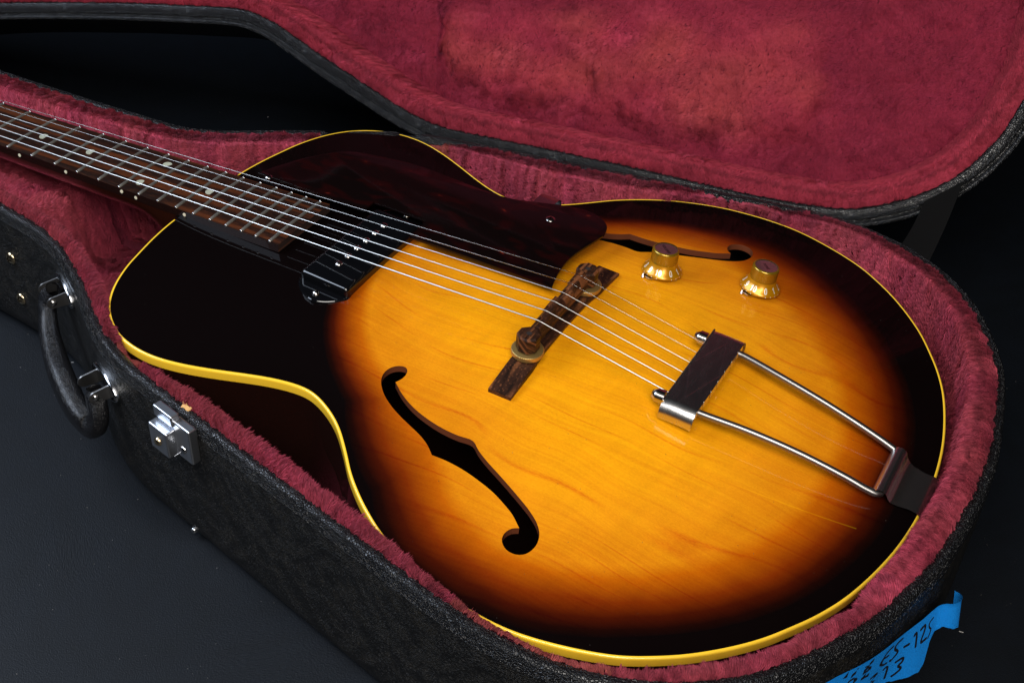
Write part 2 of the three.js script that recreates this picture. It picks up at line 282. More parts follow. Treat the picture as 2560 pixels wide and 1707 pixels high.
// a tuft of pile: a few curved tapering fibres, 1 mm unit length, leaning towards +x
const tuftGeo = (() => {
  const pos = [], idx = [], r = mulberry(41);
  for (let b = 0; b < 13; b++) {
    const a = r() * 6.283, c = r() * 6.283, bx = Math.cos(c) * Math.sqrt(r()) * 0.45, bz = Math.sin(c) * Math.sqrt(r()) * 0.45, wv = 0.036 + r() * 0.02, l = 0.7 + r() * 0.45, wx = Math.cos(a) * wv, wz = Math.sin(a) * wv, lean = 0.2 + r() * 0.3, side = (r() - 0.5) * 0.4, o = pos.length / 3;
    for (const [t, k] of [[0, 1], [0.55, 0.8]]) for (const s of [-1, 1]) pos.push(bx + lean * l * t * t + wx * k * s, l * t * (1 - 0.25 * t), bz + side * t * t + wz * k * s);
    pos.push(bx + lean * l * 1.1, l * 0.78, bz + side);
    idx.push(o, o + 1, o + 2, o + 1, o + 3, o + 2, o + 2, o + 3, o + 4);
  }
  const g = new THREE.BufferGeometry(); g.setAttribute('position', new THREE.Float32BufferAttribute(pos, 3)); g.setIndex(idx); g.computeVertexNormals();
  return g;
})();
const pileMat = phys({ color: 0xffffff, roughness: 0.8, specularIntensity: 0.35, sheen: 0.25, sheenColor: rgb(0.6, 0.16, 0.22), sheenRoughness: 0.5 });
function pile(name, parent, tries, xFrom, inside, hgt, map, lengthAt, tint, flat) {
  const M = [], C = [], up = new V3(), dir = new V3(), side = new V3(), at = new V3(), q = new V3(), m4 = new THREE.Matrix4(), r = mulberry(tries);
  for (let t = 0; t < tries; t++) {
    const x = lerp(xFrom, 266, r()), z = lerp(-222, 222, r()), acc = r(), [d, k] = fieldAt(x, z);
    if (d < (flat ? 1.6 : 1.2) || !inside(x, z, d, k)) continue;
    const h = hgt(x, z), e = 1.2, gx = (hgt(x + e, z) - hgt(x - e, z)) / (2 * e), gz = (hgt(x, z + e) - hgt(x, z - e)) / (2 * e), slope = Math.min(6, Math.sqrt(1 + gx * gx + gz * gz));
    if (acc * 3.3 > slope) continue;
    const sgn = map ? -1 : 1;
    up.set(-gx * sgn, sgn, -gz * sgn).normalize();
    // nap: combed along a slowly turning direction, with small clumps
    const on = caseOutline.n[k], inward = clamp(1 - d / 40), ang = (flat ? fbm(x * 0.012 + 9, z * 0.02, 3) * 2.2 + n2(x * 0.12, z * 0.12) * 0.6 : fbm(x * 0.018 + 9, z * 0.018, 3) * 3) + 0.5;
    const kk = flat ? inward * 0.6 : 1.1, c0 = flat ? 1 : 0.45;
    dir.set(Math.cos(ang) * c0 - on[0] * kk, 0, Math.sin(ang) * c0 - on[1] * kk); dir.addScaledVector(up, -dir.dot(up)).normalize();
    const lean = flat ? 0.95 + 0.45 * n2(x * 0.06, z * 0.06 + 40) : 0.5 + 0.35 * n2(x * 0.1, z * 0.1 + 40);
    q.copy(up).addScaledVector(dir, lean).normalize();
    dir.addScaledVector(q, -dir.dot(q)).normalize(); side.crossVectors(dir, q);
    const L = lengthAt(x, z, d, k) * (0.75 + 0.5 * r()) * (1 + 0.28 * n2(x * 0.16 + 70, z * 0.16));
    at.set(x, h - sgn * 0.5, z);
    const W = L * 0.9;
    if (map) {
      const p0 = new V3(...map(at.x, at.y, at.z)), tr = (v) => { const w = new V3(...map(at.x + v.x, at.y + v.y, at.z + v.z)); return w.sub(p0); };
      const X = tr(dir), Q = tr(q), S = tr(side);
      m4.makeBasis(X.multiplyScalar(W), Q.multiplyScalar(L), S.multiplyScalar(W)).setPosition(p0.multiplyScalar(MM));
    } else m4.makeBasis(dir.clone().multiplyScalar(W), q.clone().multiplyScalar(L), side.clone().multiplyScalar(W)).setPosition(at.clone().multiplyScalar(MM));
    const el = m4.elements; for (const i of [0, 1, 2, 4, 5, 6, 8, 9, 10]) el[i] *= MM;
    M.push(...el); C.push(...tint(x, z, d, r, k));
  }
  const inst = new THREE.InstancedMesh(tuftGeo, pileMat, M.length / 16);
  inst.instanceMatrix.array.set(M); inst.instanceColor = new THREE.InstancedBufferAttribute(new Float32Array(C), 3);
  inst.name = name; inst.userData.kind = 'stuff'; inst.castShadow = inst.receiveShadow = true;
  parent.add(inst);
  console.log(name, inst.count);
}
const pink = (v, warm = 0) => [0.4 * v * (1 + 0.1 * warm), 0.055 * v * (1 + 0.9 * warm), 0.088 * v * (1 - 0.15 * warm)];
const maroon = (v, warm = 0) => [0.37 * v * (1 + 0.15 * warm), 0.029 * v * (1 + 1.7 * warm), 0.064 * v * (1 - 0.1 * warm)];
{
  const lining = obj('bottom_lining', liningGeo(baseY), liningMat, guitarCase);
  pile('plush_pile', lining, 2600000, -640, (x, z, d, k) => (d < padW[k] + 9 || (x < -225 && z > -20)) && bodyAt(x, z) > 1.6, baseY, null, (x, z, d, k) => 5.4 * clamp(0.35 + padW[k] / 11, 0.25, 1), (x, z, d, r, k) => { const rust = padW[k] < 4.2 && d < 5 ? 0.6 : 0, seam = smooth(2.4, 0.6, Math.abs(d - padW[k] * 0.55 - n2(x * 0.1, z * 0.1))) * 0.35; const v = 0.92 * (0.72 + 0.56 * r()) * (1 + 0.16 * fbm(x * 0.05, z * 0.05)) * (1 + 0.2 * n2(x * 0.22, z * 0.22)) * (1 - seam); return pink(v, rust + 0.15 * n2(x * 0.02, z * 0.02)); });
  const lid = guitarCase.getObjectByName('lid');
  const lidLining = obj('lid_lining', liningGeo(lidH, lidMap), liningMat, lid);
  pile('plush_pile', lidLining, 2900000, -640, (x, z, d) => z < 10, lidH, lidMap, (x, z, d) => (d < 20 ? 3.6 : 2.7), (x, z, d, r) => { const b = bulge(x, z), seam = smooth(2, 0.5, Math.abs(d - 9 - n2(x * 0.1, z * 0.1))) * 0.35; const v = (d < 16 ? 0.92 : 0.74) * (0.88 + 0.24 * r()) * (1 + 0.2 * fbm(x * 0.014, z * 0.02)) * (1 - seam) * (1 + 0.46 * b) * (1 + 0.12 * n2(x * 0.3, z * 0.3)); return maroon(v, 0.5 * b * clamp(0.6 + 0.5 * n2(x * 0.012 + 3, z * 0.016)) + (d < 20 ? 0.15 : 0)); }, true);
}

// hardware on the near wall: a frame at outline index k, x along the wall, y up, z outwards
const wallIndex = (x, z) => { let b = 1e9, bi = 0; caseOutline.p.forEach((p, k) => { const d = Math.hypot(p[0] - x, p[1] - z); if (d < b) { b = d; bi = k; } }); return bi; };
function wallFrame(name, parent, x, z, y, out = 8) {
  const k = wallIndex(x, z), [nx, nz] = caseOutline.n[k], [px, pz] = caseOutline.p[k], g = part(name, parent);
  g.position.set((px + nx * out) * MM, y * MM, (pz + nz * out) * MM);
  g.rotation.y = Math.atan2(nx, nz);
  return g;
}
{
  // draw latch
  const latchMetal = phys({ color: rgb(0.6, 0.62, 0.66), metalness: 1, roughness: 0.34 });
  const l = wallFrame('latch', guitarCase, -139, 172.5, -6, 7.8);
  obj('latch_plate', [box(29, 26, 6, 0, 0, 3, 1.2)], latchMetal, l);
  obj('hasp', [box(17, 19, 7, -7, -2.5, 9, 1.3), box(17.2, 1.2, 3, -7, -12, 7.5, 0.3)], latchMetal, l);
  obj('hook', [box(17, 8, 6, -7, 13, 4.5, 1)], latchMetal, l);
  obj('rivet', [lathe([[0, 2.2], [1.6, 2], [2.6, 1], [2.8, 0]], 20).rotateX(Math.PI / 2).translate(-7, -3, 12.4)], agedBrass, l);
  obj('rivet', [lathe([[0, 1.6], [1.9, 1.4], [2.6, 0.6], [2.8, 0]], 20).rotateX(Math.PI / 2).translate(7, -5, 6)], chrome, l);
  const torn = wallFrame('torn_patch', guitarCase, -143, 171, 4.5, 4);
  const r = mulberry(8);
  obj('bare_wood', gridGeo(10, 8, (u, v) => { const j = () => (r() - 0.5) * 1.6; const edge = u === 0 || u === 1 || v === 0 || v === 1; return [lerp(-3.6, 4.2, u) + (edge ? j() : 0), lerp(4.5, -5.5, v) + (edge ? j() : 0) - (v < 0.3 ? 0 : 0), lerp(-3.5, 4.6, v) + 0.5 + r() * 1.3 - (edge ? 1.2 : 0)]; }), std({ color: rgb(0.62, 0.36, 0.13), roughness: 0.9 }), torn);
  // carrying handle
  const h = part('handle', guitarCase), sIdx = (t) => { const a = wallIndex(-299, 104), b = wallIndex(-220, 151.5); return Math.round(lerp(a, b, t)); };
  const at = (t, o, y) => { const k = clamp(sIdx(t), 0, 899), [nx, nz] = caseOutline.n[k], [px, pz] = caseOutline.p[k]; return new V3(px + nx * o, y, pz + nz * o); };
  const path = new THREE.CatmullRomCurve3([at(-0.02, 15, -14), at(-0.06, 20, -26), at(0.05, 25, -36), at(0.3, 28, -41), at(0.6, 28, -43), at(0.9, 26, -47.5), at(1.03, 23, -48), at(1.05, 19.5, -38), at(1, 16.5, -22)]);
  const fr = path.computeFrenetFrames(80), pos = [];
  const outW = new V3(-0.42, 0, 0.9).normalize();
  const grip = gridGeo(80, 20, (u, v) => {
    const p = path.getPointAt(u), T = path.getTangentAt(u), N = new V3().crossVectors(T, outW).normalize(), B = outW, a = v * 2 * Math.PI, mid = Math.sin(Math.PI * clamp((u - 0.12) / 0.76));
    const rw = 7.4 + 2 * mid, ro = 6 + 2 * mid, ce = Math.cos(a), se = Math.sin(a), sq = 1 / Math.pow(Math.abs(ce) ** 3 + Math.abs(se) ** 3, 1 / 3), cap = u < 0.015 || u > 0.985 ? 0.75 : 1;
    return [p.x + (N.x * ce * rw + B.x * se * ro) * sq * cap, p.y + (N.y * ce * rw + B.y * se * ro) * sq * cap, p.z + (N.z * ce * rw + B.z * se * ro) * sq * cap];
  }, (u, v) => [u * 3, v * 0.6]);
  obj('grip', grip, phys({ color: rgb(0.006, 0.006, 0.007), roughness: 0.2, bumpMap: vinylBump, bumpScale: 0.0002 }), h);
  [[0, -15], [1, -21]].forEach(([t, y]) => {
    const k = sIdx(t), p = caseOutline.p[k], b = part('mount', h), n = caseOutline.n[k];
    b.position.set((p[0] + n[0] * 8) * MM, y * MM, (p[1] + n[1] * 8) * MM); b.rotation.y = Math.atan2(n[0], n[1]);
    const oval = new THREE.Shape(); oval.absellipse(0, 0, 19, 9, 0, 6.283);
    obj('plate', new THREE.ExtrudeGeometry(oval, { depth: 1, bevelEnabled: true, bevelThickness: 1.6, bevelSize: 1.6, bevelOffset: -1.6, bevelSegments: 4, curveSegments: 40 }), chrome, b);
    for (const s of [-1, 1]) { const e = new THREE.Shape(); e.moveTo(0, -4.5); e.lineTo(8, -4.2); e.absarc(9.5, 0, 4.2, -1.57, 1.57); e.lineTo(0, 5.5); obj('ear', new THREE.ExtrudeGeometry(e, { depth: 1, bevelEnabled: false, curveSegments: 12 }).rotateY(-Math.PI / 2).translate(s * 9 + 0.5, -1, 1.5), steel, b); }
    obj('rivet', lathe([[0, 1.6], [1.6, 1.3], [2.3, 0.4], [2.4, 0], [2.4, -0.8]], 20).rotateZ(-Math.PI / 2).translate(9.6, -1, 11), nickel, b);
  });
  // two screws towards the neck end
  for (const [x, z, y] of [[-379, 82, -32], [-377, 82, -68]]) { const s = wallFrame('screw', guitarCase, x, z, y, 8); obj('screw_head', screwHead(4.6, 2.4).rotateX(Math.PI / 2), agedBrass, s); }
  const foot = wallFrame('foot_rivet', guitarCase, -150, 170, -97, 6); obj('rivet_head', lathe([[0, 2], [1.6, 1.6], [2.2, 0.6], [2.4, -2]], 20).rotateX(Math.PI / 2), chrome, foot);
  // webbing stay between base and lid
  const web = (() => { const N = 128; return dataTex(N, N, (x, y) => { const a = Math.sin((x / N) * 6.283 * 8), b = Math.sin((y / N) * 6.283 * 8), v = 0.5 + 0.5 * (((Math.floor((x / N) * 16) + Math.floor((y / N) * 16)) & 1) ? a : b) ; return [v, v, v]; }); })();
  const A = new V3(159, 4, -215.5), B = new V3(181.5, 4, -207), C = new V3(...lidMap(171, 1.5, -212)), D = new V3(...lidMap(197, 1.5, -197.5));
  const strap = gridGeo(24, 6, (u, v) => { const p = A.clone().lerp(B, v), q = C.clone().lerp(D, v), o = p.lerp(q, u); const sag = Math.sin(Math.PI * u) * 2.5; return [o.x + sag * 0.4, o.y - sag * 0.4, o.z + sag]; }, (u, v) => [u * 9, v * 2.6]);
  obj('stay_strap', strap, phys({ color: rgb(0.005, 0.0047, 0.0044), roughness: 0.9, specularIntensity: 0.25, bumpMap: web, bumpScale: 0.0009, side: THREE.DoubleSide }), guitarCase);
  obj('strap_end', [box(24, 3, 3, 0, 0, 0, 1).rotateY(0.36 - 0.0).rotateY(-0.72).translate(169.5, 5, -210.5)], std({ color: rgb(0.16, 0.12, 0.06), roughness: 0.95, bumpMap: web, bumpScale: 0.001 }), guitarCase);
  // leather tab of the compartment under the neck
  obj('pull_tab', gridGeo(12, 4, (u, v) => [-464 + u * 21, -27 - 2 * u + 2 * Math.sin(u * 3.1) + v * 0.5, -9 + v * 8 - u * 1]), std({ color: rgb(0.5, 0.36, 0.22), roughness: 0.9 }), guitarCase);
}

// ------------------------------------------------------------------ masking tape on the case wall
{
  const k = wallIndex(251.6 - 0.94 * 8.5, 103.5 - 0.33 * 8.5), P0 = caseOutline.p[k], Nn = caseOutline.n[k], T = [Nn[1], -Nn[0]];
  const cum = caseOutline.s;
  const place = (u, y) => {                                          // u along the wall; flat past the wall's bend, curled up at the free corner
    if (u < 0) { let i = k; while (i > 0 && cum[k] - cum[i] < -u) i--; const p = caseOutline.p[i], n = caseOutline.n[i]; return [p[0] + n[0] * 8.6, y, p[1] + n[1] * 8.6]; }
    const c0 = 41; let a = Math.min(u, c0), o = 8.6 + a * a * 0.0008 + Math.max(0, -17 - y) * 0.2 * smooth(0, 30, u), lift = 0;
    if (u > c0) for (let q = 0, f = 0.05; q < u - c0; q += 0.5) { f += q < 6 ? 0.075 : -0.062; a += 0.5 * Math.cos(f); o += 0.5 * Math.sin(f); }
    return [P0[0] + T[0] * a + Nn[0] * o, y, P0[1] + T[1] * a + Nn[1] * o];
  };
  const top = (u) => interp([[-80, -17], [-44, -14], [-34, -14], [0, -18], [30, -18], [40, -16.5], [47, -14.5], [56, -14], [66, -19]], u), bot = (u) => interp([[-80, -52], [-44, -53], [0, -54], [31, -55], [34.5, -52], [38, -38], [41, -33], [46, -31], [54, -33], [60, -38], [66, -35]], u);
  const tex = canvasTex(1024, 512, (c, w, h) => {
    c.fillStyle = 'rgb(4,140,236)'; c.fillRect(0, 0, w, h);
    const r = mulberry(4); for (let i = 0; i < 9000; i++) { c.fillStyle = `rgba(${r() < 0.5 ? '0,70,150' : '40,140,225'},0.16)`; c.fillRect(r() * w, r() * h, 1 + r() * 7, 1 + r() * 1.5); }
    c.strokeStyle = 'rgb(3,5,14)'; c.lineCap = c.lineJoin = 'round';
    const S = (pts, lw = 12) => { c.lineWidth = lw; c.beginPath(); c.moveTo(...pts[0]); for (let i = 1; i < pts.length - 1; i++) c.quadraticCurveTo(pts[i][0], pts[i][1], (pts[i][0] + pts[i + 1][0]) / 2, (pts[i][1] + pts[i + 1][1]) / 2); c.lineTo(...pts[pts.length - 1]); c.stroke(); };
    const px = (u, y) => [((u + 60) / 130) * w, (-(y + 13.5) / 80) * h];  // along the tape in millimetres -> canvas
    const six = (u, y, s) => S([[3, 11], [-1, 5], [-2, 0], [1, -2.4], [4, 0], [3, 4], [-1.4, 3]].map(([a, b]) => px(u + a * s, y + b * s)));
    S([px(-26, -19), px(-27, -23)]); six(-22, -33, 1.05); six(-11.5, -34, 1.05); S([px(-12, -25), px(-8, -29), px(-12.5, -34), px(-9, -37)], 6);
    S([px(7, -26), px(1.5, -27), px(0, -38), px(5.5, -38.5)]); S([px(0.8, -32), px(5, -32)]);
    S([px(14, -25), px(9, -26), px(9.5, -31), px(13.5, -34), px(9, -39), px(8, -38)]); S([px(17, -33), px(20.5, -33)]);
    S([px(24, -29), px(26, -26), px(26, -38)]); S([px(29, -28), px(32.5, -26), px(33, -30), px(29, -38), px(34.5, -37.5)]); S([px(39, -26), px(36, -27), px(36, -31), px(38.5, -33), px(36, -38)], 8);
    S([px(-13, -41.5), px(-16, -48.5), px(-11, -52.5), px(-8.5, -44.5), px(-13, -41.5)]); S([px(-5, -43.5), px(-1, -41), px(0, -44.5), px(-3.5, -46.5), px(0.5, -49.5), px(-4.5, -53.5)]);
    S([px(5, -43.5), px(8, -40.5), px(8, -52.5)]); S([px(13, -42.5), px(18, -40.5), px(18, -44.5), px(14.5, -46.5), px(18.5, -49.5), px(12.5, -53.5)]);
  });
  const r = mulberry(12), ragged = [...Array(40)].map(() => (r() - 0.5) * 1.6);
  const g = gridGeo(120, 20, (a, b) => { const u = lerp(-58, 67, a), yt = top(u), yb = bot(u) + ragged[Math.floor(a * 39)]; return place(u + (a < 0.01 ? ragged[Math.floor(b * 30)] : 0), lerp(yt, yb, b)); }, (a, b) => { const u = lerp(-58, 67, a), y = lerp(top(u), bot(u), b); return [(u + 60) / 130, 1 + (y + 10) / 80]; });
  const bump = (() => { const N = 256, a = tileNoise(N, N, 30, 6, n3); const t = dataTex(N, N, (x, y) => { const v = 0.5 + 0.5 * a(x, y); return [v, v, v]; }); t.repeat.set(8, 5); return t; })();
  const tape = obj('masking_tape', g, phys({ map: tex, bumpMap: bump, bumpScale: 0.00025, roughness: 0.55, side: THREE.DoubleSide }), scene);
  tape.userData = { label: 'torn blue masking tape with black handwriting, stuck on the end of the case', category: 'tape' };
}

// ------------------------------------------------------------------ guitar
const guitar = thing('electric_guitar', 'sunburst hollow-body electric guitar with f-holes lying in the maroon-lined case', 'guitar');
guitar.rotation.z = -Math.atan(0.03);
// arch of the top: a Poisson dome over the outline
const AX0 = -280, AZ0 = -212, AS = 4, ANX = 133, ANZ = 107;
const dome = (() => {
  const hw = bodyHalf.concat([[243, 0]]), M = new Uint8Array(ANX * ANZ); let u = new Float32Array(ANX * ANZ);
  for (let i = 0; i < ANX; i++) for (let j = 0; j < ANZ; j++) { const x = AX0 + i * AS, z = Math.abs(AZ0 + j * AS); M[i * ANZ + j] = x > -275 && x < 243 && z < interp(hw, x) && i > 0 && j > 0 && i < ANX - 1 && j < ANZ - 1 ? 1 : 0; }
  for (let it = 0; it < 900; it++) for (let i = 1; i < ANX - 1; i++) for (let j = 1; j < ANZ - 1; j++) { const k = i * ANZ + j; if (M[k]) u[k] += 1.93 * ((u[k - 1] + u[k + 1] + u[k - ANZ] + u[k + ANZ]) / 4 + 1 - u[k]); }
  const top = u.reduce((a, b) => Math.max(a, b), 0);
  return u.map((v) => Math.max(0, v / top));
})();
const domeAt = (x, z) => { const fx = clamp((x - AX0) / AS, 0, ANX - 1.001), fz = clamp((z - AZ0) / AS, 0, ANZ - 1.001), i = Math.floor(fx), j = Math.floor(fz), a = fx - i, b = fz - j, k = i * ANZ + j; return lerp(lerp(dome[k], dome[k + 1], b), lerp(dome[k + ANZ], dome[k + ANZ + 1], b), a); };
const arch = (x, z) => 15.5 * domeAt(x, z) ** 2;
// sunburst: how far outwards from the amber centre, in polar terms about (60, 0)
const burstAt = (() => {
  const bass = { a: [[0, 122], [16, 126], [35, 134], [61, 149], [78, 156], [91, 159], [104, 150], [120, 132], [140, 142], [157, 164], [180, 184]], m: [[0, 145], [24, 155], [37, 162], [62, 172], [83, 181], [91, 181], [101, 178], [116, 163], [138, 161], [157, 182], [180, 199]], b: [[0, 168], [26, 177], [41, 184], [62, 193], [80, 205], [94, 206], [104, 203], [116, 186], [139, 178], [157, 195], [180, 209]] };
  const treble = { a: [[0, 122], [10, 120], [36, 116], [59, 116], [76, 122], [97, 131], [119, 134], [140, 146], [157, 168], [180, 184]], m: [[0, 145], [20, 146], [41, 148], [60, 152], [73, 157], [100, 160], [123, 155], [140, 160], [157, 183], [180, 199]], b: [[0, 168], [40, 171], [58, 175], [82, 185], [101, 172], [122, 168], [140, 174], [157, 195], [180, 209]] };
  return (x, z) => {
    const ang = (Math.atan2(Math.abs(z), x - 60) * 180) / Math.PI, r = Math.hypot(x - 60, z), s = smooth(-30, 30, z), f = (k) => lerp(interp(treble[k], ang), interp(bass[k], ang), s), a = f('a'), m = f('m'), b = f('b');
    return r < a ? 0.25 * smooth(a - 80, a, r) : r < m ? lerp(0.25, 0.58, (r - a) / (m - a)) : lerp(0.58, 1, clamp((r - m) / (b - m)));
  };
})();
const burstRamp = [[0, [0.78, 0.31, 0.004]], [0.18, [0.70, 0.25, 0.005]], [0.38, [0.42, 0.092, 0.001]], [0.58, [0.165, 0.021, 0.0006]], [0.76, [0.045, 0.0042, 0.0005]], [0.9, [0.009, 0.0012, 0.0005]], [1, [0.002, 0.0008, 0.0007]]];
const ramp = (t) => { for (let i = 1; i < burstRamp.length; i++) if (t <= burstRamp[i][0]) { const [a, c] = burstRamp[i - 1], [b, d] = burstRamp[i], k = (t - a) / (b - a); return c.map((v, j) => lerp(v, d[j], k)); } return burstRamp[burstRamp.length - 1][1]; };
const enc = (v) => (v <= 0.0031308 ? v * 12.92 : 1.055 * v ** (1 / 2.4) - 0.055);
const specks = new Map(); { const r = mulberry(55); for (let i = 0; i < 260; i++) { const a = Math.floor(r() * 2047), b = Math.floor(r() * 1663), v = 0.03 + r() * r() * 0.3; specks.set(b * 2048 + a, v); if (r() < 0.35) specks.set(b * 2048 + a + 1, v * 0.7); } }
const topTex = dataTex(2048, 1664, (px, py) => {
  const x = -280 + (px / 2048) * 530, z = -212 + (py / 1664) * 424;
  const t = burstAt(x, z), sp = specks.get(py * 2048 + px);
  if (sp) return [enc(sp), enc(sp * 0.9), enc(sp * 0.75)];
  if (t > 0.985) return [enc(0.002), enc(0.0008), enc(0.0007)];
  const c = ramp(clamp(t + 0.012 * n2(x * 0.03, z * 0.05)));
  // maple: long cathedral lines, fine fibres and faint curl
  const q = z + 13 * n2b(x * 0.0032, z * 0.006) + 2.5 * n2(x * 0.012, z * 0.022), P = q / 19 + 0.85 * n2b(x * 0.0045, z * 0.012 + 9), fr = P - Math.floor(P);
  const line = Math.exp(-(((fr - 0.5) / 0.035) ** 2)) * clamp(0.45 + 0.9 * n2(x * 0.011, z * 0.045 + 50)) * (0.8 + 0.4 * n2(x * 0.2, z * 1.2)) + smooth(0.5, 0.15, fr) * smooth(0.0, 0.12, fr) * 0.1;
  const fine = n2(x * 0.006, q * 0.32) * 0.6 + n2b(x * 0.012, q * 0.8) * 0.4, fibre = n2(x * 0.3, z * 2.6) * 0.5 + n2b(x * 0.7, z * 5) * 0.5, curl = n2(x * 0.09 + z * 0.02, z * 0.016 + 80) * 0.5 + n2(x * 0.03, z * 0.03 + 11) * 0.5;
  const k = 1 + fibre * 0.13 + curl * 0.07 + fine * 0.07 - line * 0.16, red = (1 - line * 0.32) * (1 + fine * 0.07 + fibre * 0.05);
  // long lacquer scratch near the tailpiece
  const su = (x - 120) / 95, sc = su > 0 && su < 1 ? Math.exp(-(((z - (61 - 12 * su - 4 * su * su)) / 0.35) ** 2)) * 0.35 * smooth(0, 0.5, su) : 0;
  return [enc(c[0] * k + sc * 0.3), enc(c[1] * k * red + sc * 0.2), enc(c[2] * k)];
}, { srgb: true, repeat: false });
const topMat = phys({ map: topTex, roughness: 0.6, specularIntensity: 0.06, clearcoat: 0.36, clearcoatRoughness: 0.03 });
const topUV = (x, z) => [(x + 280) / 530, (z + 212) / 424];
const fBass = (() => {                                               // outline of the bass f-hole, in stretches between its corners
  const runs = [[[-55.5, 90.5], [-53.8, 87.2], [-53.2, 83.5], [-54.3, 79.6], [-57, 77.7], [-61, 78.6], [-64.6, 82], [-65.8, 87.3], [-63.7, 93.5], [-57, 100.9], [-47.2, 107.4], [-37.4, 112], [-28.2, 115.6], [-19.2, 119.2], [-12.4, 123], [-6.2, 128]], [[-6.2, 128], [3.4, 127.8], [14.9, 128.9], [26, 131.2], [36.7, 134.2], [46, 138.1], [53.6, 142], [61.2, 147.8]], [[61.2, 147.8], [58, 150], [56.2, 154.5], [57.4, 159.5], [62.5, 163.4], [68.6, 163.3], [72.7, 160], [74.4, 153.2], [72.6, 146.2], [68, 140.5], [60.4, 135.2], [48.5, 129.1], [35.2, 122.8], [23, 117.2], [15, 112.8], [10.6, 109.4]], [[10.6, 109.4], [7.6, 108.2], [-1.1, 108.9], [-12.3, 108.3], [-24.1, 106], [-35.4, 102.4], [-46.7, 96.7], [-55.5, 90.5]]];
  return runs.flatMap((r) => curve2(r, r.length * 4, false).p.slice(0, -1));
})();
{
  const n = bodyOutline.p.length, rings = 44, pos = [], uvs = [], idx = [], inset = bodyOutline.p.map((p, i) => [p[0] - bodyOutline.n[i][0] * 1.45, p[1] - bodyOutline.n[i][1] * 1.45]);
  const layer = (dy) => { const o = pos.length / 3; for (let r = 0; r <= rings; r++) { const f = 1 - Math.pow(1 - r / rings, 1.0) * 0.9999; const q = r === 0 ? 0 : 1 - (1 - r / rings); for (let i = 0; i < n; i++) { const x = inset[i][0] * q, z = inset[i][1] * q; if (r === 0 && i) break; pos.push(x, (r === rings ? 0 : arch(x, z)) + dy, z); uvs.push(...topUV(x, z)); } } return o; };
  const at = (o, r, i) => (r === 0 ? o : o + 1 + (r - 1) * n + (i % n));
  const a = layer(0), b = layer(-4.6);
  for (const [o, flip] of [[a, false], [b, true]]) for (let r = 0; r < rings; r++) for (let i = 0; i < n; i++) { const A = at(o, r, i), B = at(o, r + 1, i), C = at(o, r + 1, i + 1), D = at(o, r, i + 1); const tri = (p, q, s) => idx.push(...(flip ? [p, s, q] : [p, q, s])); tri(A, B, C); if (r) tri(A, C, D); }
  for (let i = 0; i < n; i++) { const A = at(a, rings, i), B = at(a, rings, i + 1), C = at(b, rings, i), D = at(b, rings, i + 1); idx.push(A, C, B, B, C, D); }
  const g = new THREE.BufferGeometry(); g.setAttribute('position', new THREE.Float32BufferAttribute(pos, 3)); g.setAttribute('uv', new THREE.Float32BufferAttribute(uvs, 2)); g.setIndex(idx);
  { let vol = 0; for (let i = 0; i < idx.length; i += 3) { const p = (k) => new V3(pos[idx[i + k] * 3], pos[idx[i + k] * 3 + 1], pos[idx[i + k] * 3 + 2]); vol += p(0).dot(p(1).cross(p(2))); } if (vol < 0) for (let i = 0; i < idx.length; i += 3) [idx[i + 1], idx[i + 2]] = [idx[i + 2], idx[i + 1]]; g.setIndex(idx); }
  g.computeVertexNormals();
  { const N = g.attributes.normal, e = 2; for (let i = 0; i < N.count; i++) { const x = pos[i * 3], z = pos[i * 3 + 2], q = new V3(-(arch(x + e, z) - arch(x - e, z)) / (2 * e), 1, -(arch(x, z + e) - arch(x, z - e)) / (2 * e)).normalize(), s = i < b ? 1 : -1; N.setXYZ(i, q.x * s, q.y * s, q.z * s); } }
  const ev = new Evaluator(); ev.attributes = ['position', 'normal', 'uv']; ev.useGroups = true;
  let top = new Brush(g, topMat); top.updateMatrixWorld();
  for (const s of [1, -1]) {
    const shape = fBass.map((p) => [p[0], p[1] * s]), hole = extrude(s > 0 ? shape : shape.reverse(), 40).translate(0, -20, 0);
    hole.clearGroups(); const br = new Brush(hole, fholeMat); br.updateMatrixWorld();
    top = ev.evaluate(top, br, SUBTRACTION); top.updateMatrixWorld();
  }
  const m = obj('top', top.geometry, top.material, guitar);
  // ribs, back, binding
  obj('side', sweep(bodyOutline, [[-0.2, -6.4], [-0.2, -20], [-0.2, -50], [-0.2, -82], [-1.5, -84.5]], { uv: 300 }), sideMat, guitar);
  obj('inside_rib', sweep(bodyOutline, [[-4, -4.8], [-4, -80]], { uv: 300 }), innerMat, guitar);
  obj('back', gridGeo(n, 4, (u, v) => { const i = Math.round(u * n) % n, q = v; return [bodyOutline.p[i][0] * q, -84.5 - 6 * (1 - q * q), bodyOutline.p[i][1] * q]; }), sideMat, guitar);
  const i0 = bodyOutline.p.findIndex((p) => p[1] > 33), iN = n - 1 - [...bodyOutline.p].reverse().findIndex((p) => p[1] < -33);
  obj('binding', sweep(bodyOutline, [[-1.5, -4], [-1.5, 0.0], [-1.4, 0.12], [-0.8, 0.1], [-0.3, -0.15], [0.05, -0.6], [0.2, -1.3], [0.2, -6.2], [0, -6.5], [-1, -6.5]], { uv: 300, from: i0, to: iN }), bindingMat, guitar);
}
